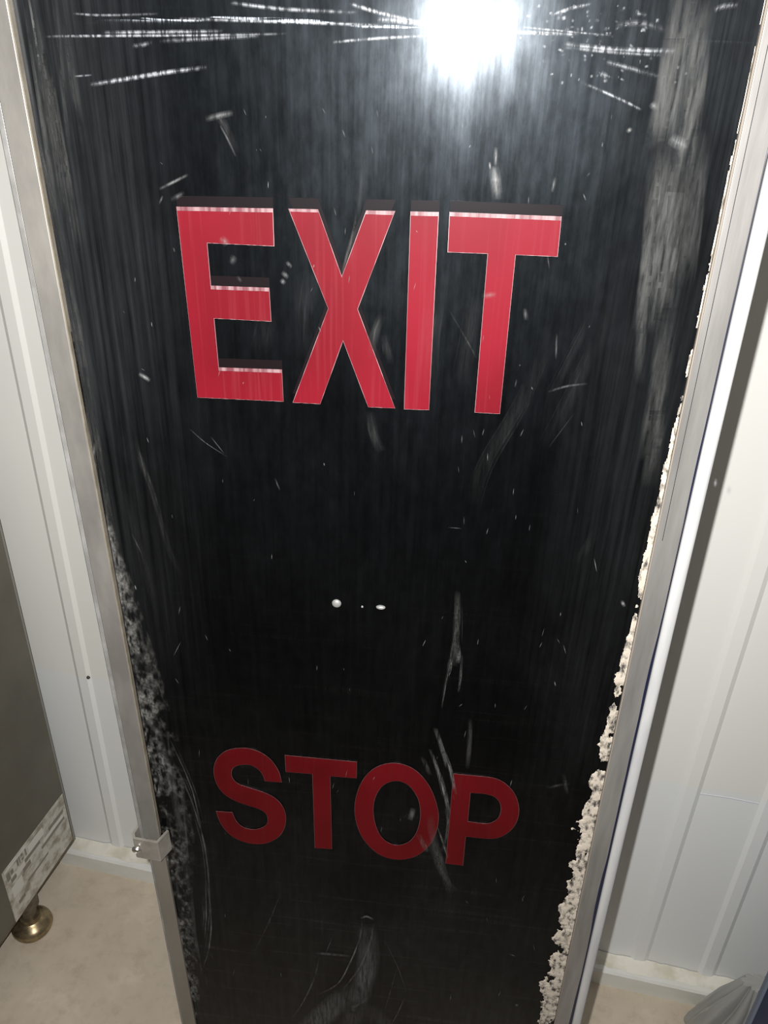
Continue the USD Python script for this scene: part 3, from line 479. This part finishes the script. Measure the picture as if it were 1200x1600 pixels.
st = Film()                        # level glints of the flash, painted as pale slivers beside its reflection
for px, w, a in [([(72, 57), (180, 56), (330, 55), (450, 53)], 4.5, 0.55), ([(116, 21), (160, 24), (250, 22)], 4, 0.30), ([(160, 51), (260, 50), (350, 49)], 6, 0.5), ([(272, 29), (400, 33), (520, 37), (600, 40)], 5, 0.62), ([(360, 4), (440, 14), (560, 20)], 6, 0.5), ([(250, 64), (330, 60), (410, 56)], 7, 0.28), ([(142, 132), (200, 123), (262, 113), (326, 105)], 7, 0.72), ([(545, 5), (600, 22), (668, 38)], 6, 0.7), ([(520, 66), (590, 60), (670, 56)], 5, 0.5), ([(590, 30), (640, 34), (680, 40)], 8, 0.8), ([(208, 72), (225, 70), (240, 66)], 7, 0.22), ([(118, 119), (134, 118), (146, 117)], 3, 0.25),
                 ([(806, 50), (850, 52), (906, 54)], 6, 0.85), ([(815, 42), (870, 48), (960, 56)], 4, 0.4), ([(878, 68), (940, 76), (1000, 79), (1056, 80)], 8, 0.75), ([(880, 74), (960, 82), (1036, 87)], 5, 0.4), ([(906, 128), (940, 142), (975, 158), (1002, 172)], 5, 0.4), ([(860, 24), (890, 14), (925, 6)], 5, 0.5), ([(946, 96), (975, 104), (1030, 120)], 7, 0.26), ([(935, 112), (952, 122)], 8, 0.24), ([(960, 40), (1000, 36), (1040, 48)], 9, 0.14), ([(990, 20), (1010, 24)], 6, 0.25), ([(1114, 16), (1130, 10), (1152, 8)], 8, 0.35)]:
    st.ribbon(px, w * 0.75 * PXM, a, y=-0.0018, ends=(0.3, 0.4), prof=(0, 0.3, 1, 0.3, 0)); sheaf(st, px, 6, 3.0, 1.5, a * 0.55, int(px[0][0] * 5 + px[0][1]), 0.6, y=-0.0019)
for _ in range(90):
    x, y = rng.normal(930, 60), rng.uniform(8, 130); st.ribbon([(x, y), (x + rng.uniform(2, 8), y + rng.normal(0, 3))], rng.uniform(2, 4) * PXM, rng.uniform(0.1, 0.4), y=-0.0018)
st.build('painted_glint', GLINT_WHITE, 'level glints of the flash painted as pale slivers near the top of the panel', 'stuff')

# ------------------------------------------------------------------ the cabinet at the left
ZB = 0.09
ca, cb = on_z(118, 1310, ZB), on_z(0, 1478, ZB); dv = unit((cb - ca) * [1, 1, 0])             # along the lower edge, from the wall towards the viewer
rzc = math.degrees(math.atan2(dv[1], dv[0])) + 90
cabn = thing('cabinet', 'dull taupe metal cabinet with a worn label low on its side, left of the sign', 'cabinet', (ca[0], ca[1], 0), rzc)
# its own metres: y = 0 at the back, -y towards the viewer, x = 0 the side we see, -x away from the sign
part('body', box(-0.55, -0.0016, -0.52, -0.002, ZB, 0.93, 0.003), CABINET, cabn)
part('side_panel', box(-0.0016, 0.0, -0.52, -0.0045, ZB + 0.004, 0.93), CABINET, cabn)
part('rear_edge', box(-0.012, 0.0, -0.0045, 0.0, ZB - 0.001, 0.93, 0.001), CAB_EDGE, cabn, label='paler folded rear edge')
part('bottom_edge', box(-0.02, 0.0002, -0.52, -0.0045, ZB - 0.001, ZB + 0.0045, 0.0008), STEM, cabn)
part('door', box(-0.545, -0.004, -0.538, -0.522, ZB + 0.01, 0.92, 0.003), CABINET, cabn)
Rc = np.array([[math.cos(math.radians(rzc)), -math.sin(math.radians(rzc)), 0], [math.sin(math.radians(rzc)), math.cos(math.radians(rzc)), 0], [0, 0, 1]])
def C(px, py):                     # pixel to the cabinet's side, (y, z) in its own metres
    n = Rc[:, 0]; r = ray(px, py); p = EYE + r * (((ca - EYE) @ n) / (r @ n)); q = Rc.T @ (p - [ca[0], ca[1], 0]); return q[1], q[2]
def side_poly(pts, x, t):
    g = Polygon(pts); e = trimesh.creation.extrude_polygon(g, t, engine='earcut'); v = e.vertices.copy(); e.vertices = np.stack([x + v[:, 2], v[:, 0], v[:, 1]], 1); e.fix_normals(); return e
q = [C(97, 1240), C(113, 1311), C(25, 1441), C(2, 1366)]
plate = part('rating_label', side_poly(q, 0.0, 0.0006), PLATE, cabn, label='worn dirty printed label, its print rubbed away')
q = np.array(q)
def L(u, v_): return tuple((q[3] * (1 - u) + q[0] * u) * (1 - v_) + (q[2] * (1 - u) + q[1] * u) * v_)     # u towards the wall, v down the label
ink, pale = [], []
for u0, u1, v0, v1 in [(0.04, 0.09, 0.10, 0.24), (0.10, 0.14, 0.12, 0.20), (0.20, 0.225, 0.08, 0.2), (0.235, 0.25, 0.08, 0.2), (0.27, 0.30, 0.08, 0.13), (0.27, 0.30, 0.16, 0.2), (0.33, 0.35, 0.08, 0.2), (0.08, 0.16, 0.26, 0.33), (0.30, 0.55, 0.24, 0.30), (0.25, 0.37, 0.34, 0.42), (0.55, 0.95, 0.40, 0.45), (0.70, 0.95, 0.25, 0.31), (0.1, 0.2, 0.74, 0.8), (0.28, 0.62, 0.62, 0.655)]:
    ink.append(side_poly([L(u0, v0), L(u1, v0), L(u1, v1), L(u0, v1)], 0.0006, 0.0002))
for u0, u1, v0, v1 in [(0.38, 0.62, 0.10, 0.24), (0.16, 0.30, 0.24, 0.34), (0.60, 0.93, 0.33, 0.39), (0.06, 0.22, 0.40, 0.60), (0.03, 0.36, 0.03, 0.065)]:
    pale.append(side_poly([L(u0, v0), L(u1, v0), L(u1, v1), L(u0, v1)], 0.0006, 0.00015))
part('print', trimesh.util.concatenate(ink), PLATE_INK, plate, kind='stuff'); part('blank', trimesh.util.concatenate(pale), PLATE_PALE, plate, kind='stuff')
def foot(x, y):
    fm = lathe([(0, 0), (0.026, 0), (0.0315, 0.003), (0.0335, 0.009), (0.032, 0.015), (0.027, 0.0205), (0.020, 0.0245), (0.0165, 0.027), (0.0165, 0.036), (0, 0.036)], 40); fm.apply_translation([x, y, 0])
    ft = part('foot', fm, BRASS, cabn, 35, label='tarnished brassy levelling foot')
    s_ = lathe([(0, 0.035), (0.0125, 0.035), (0.0125, 0.062), (0.019, 0.063), (0.019, ZB - 0.0005), (0, ZB - 0.0005)], 6 * 4); s_.apply_translation([x, y, 0]); part('stem', s_, STEM, ft, 30)
fc_ = Rc.T @ (on_z(50, 1442, 0.012) - [ca[0], ca[1], 0])
foot(fc_[0], fc_[1]); foot(-0.55 - fc_[0], fc_[1]); foot(fc_[0], -0.43); foot(-0.55 - fc_[0], -0.43)

# ------------------------------------------------------------------ blue box and crumpled bag at the lower right
bp = on_y(1184, 1560, 0.13)
bluebox = thing('storage_box', 'dark blue plastic box, only its upright edge in view at the lower right', 'box', (bp[0], bp[1], 0), 8)
part('body', box(0.0, 0.30, -0.36, 0.0, 0.0, 0.62, 0.008), BLUE, bluebox)
part('edge_trim', box(-0.0022, 0.007, -0.007, 0.0020, 0.0, 0.62, 0.002), BLUE_RIM, bluebox, label='pale blue corner trim')
part('lid', box(-0.006, 0.306, -0.366, 0.006, 0.6205, 0.64, 0.005), BLUE, bluebox)

def crumpled_bag():
    n, k = 180, 46; th = np.linspace(0, 2 * math.pi, n, endpoint=False); rings = []
    for t in np.linspace(0, 1, k):
        c = np.stack([np.cos(th), np.sin(th), np.full(n, t * 1.5)], 1)
        fold = np.zeros(n)
        for a, dpt, wd in ((0.3, 0.22, 0.16), (1.2, 0.15, 0.2), (2.1, 0.25, 0.2), (2.9, 0.2, 0.15), (3.7, 0.34, 0.17), (4.25, 0.16, 0.12), (4.75, 0.36, 0.15), (5.3, 0.18, 0.12), (5.75, 0.3, 0.17)):
            x = np.angle(np.exp(1j * (th - a - 0.25 * t - 0.12 * math.sin(5 * t + a)))); fold -= dpt * np.exp(-(np.abs(x) / wd) ** 1.3) * (0.5 + 0.8 * t)
        r = (math.cos(min(1, t) * 1.38) ** 0.75) * (0.55 + 0.45 * min(1, t / 0.25)) * (1.08 + fold + 0.16 * (meshkit.fbm(c * 2.4 + 5, 3, 8) - 0.5))
        rings.append(np.stack([0.066 * r * c[:, 0] + 0.010 * t ** 1.6, 0.046 * r * c[:, 1] + 0.006 * t, 0.185 * t + 0.004 * (meshkit.fbm(c * 3 + 2, 2, 3) - 0.5) * (t > 0.1)], 1))
    return loft(rings)
bg = np.array([0.480, 0.243, 0])
bag = thing('plastic_bag', 'crumpled grey plastic bag on the floor beside the dark blue box', 'bag', (bg[0], bg[1], 0), 0)
part('crumpled_film', crumpled_bag(), BAG, bag, 50)
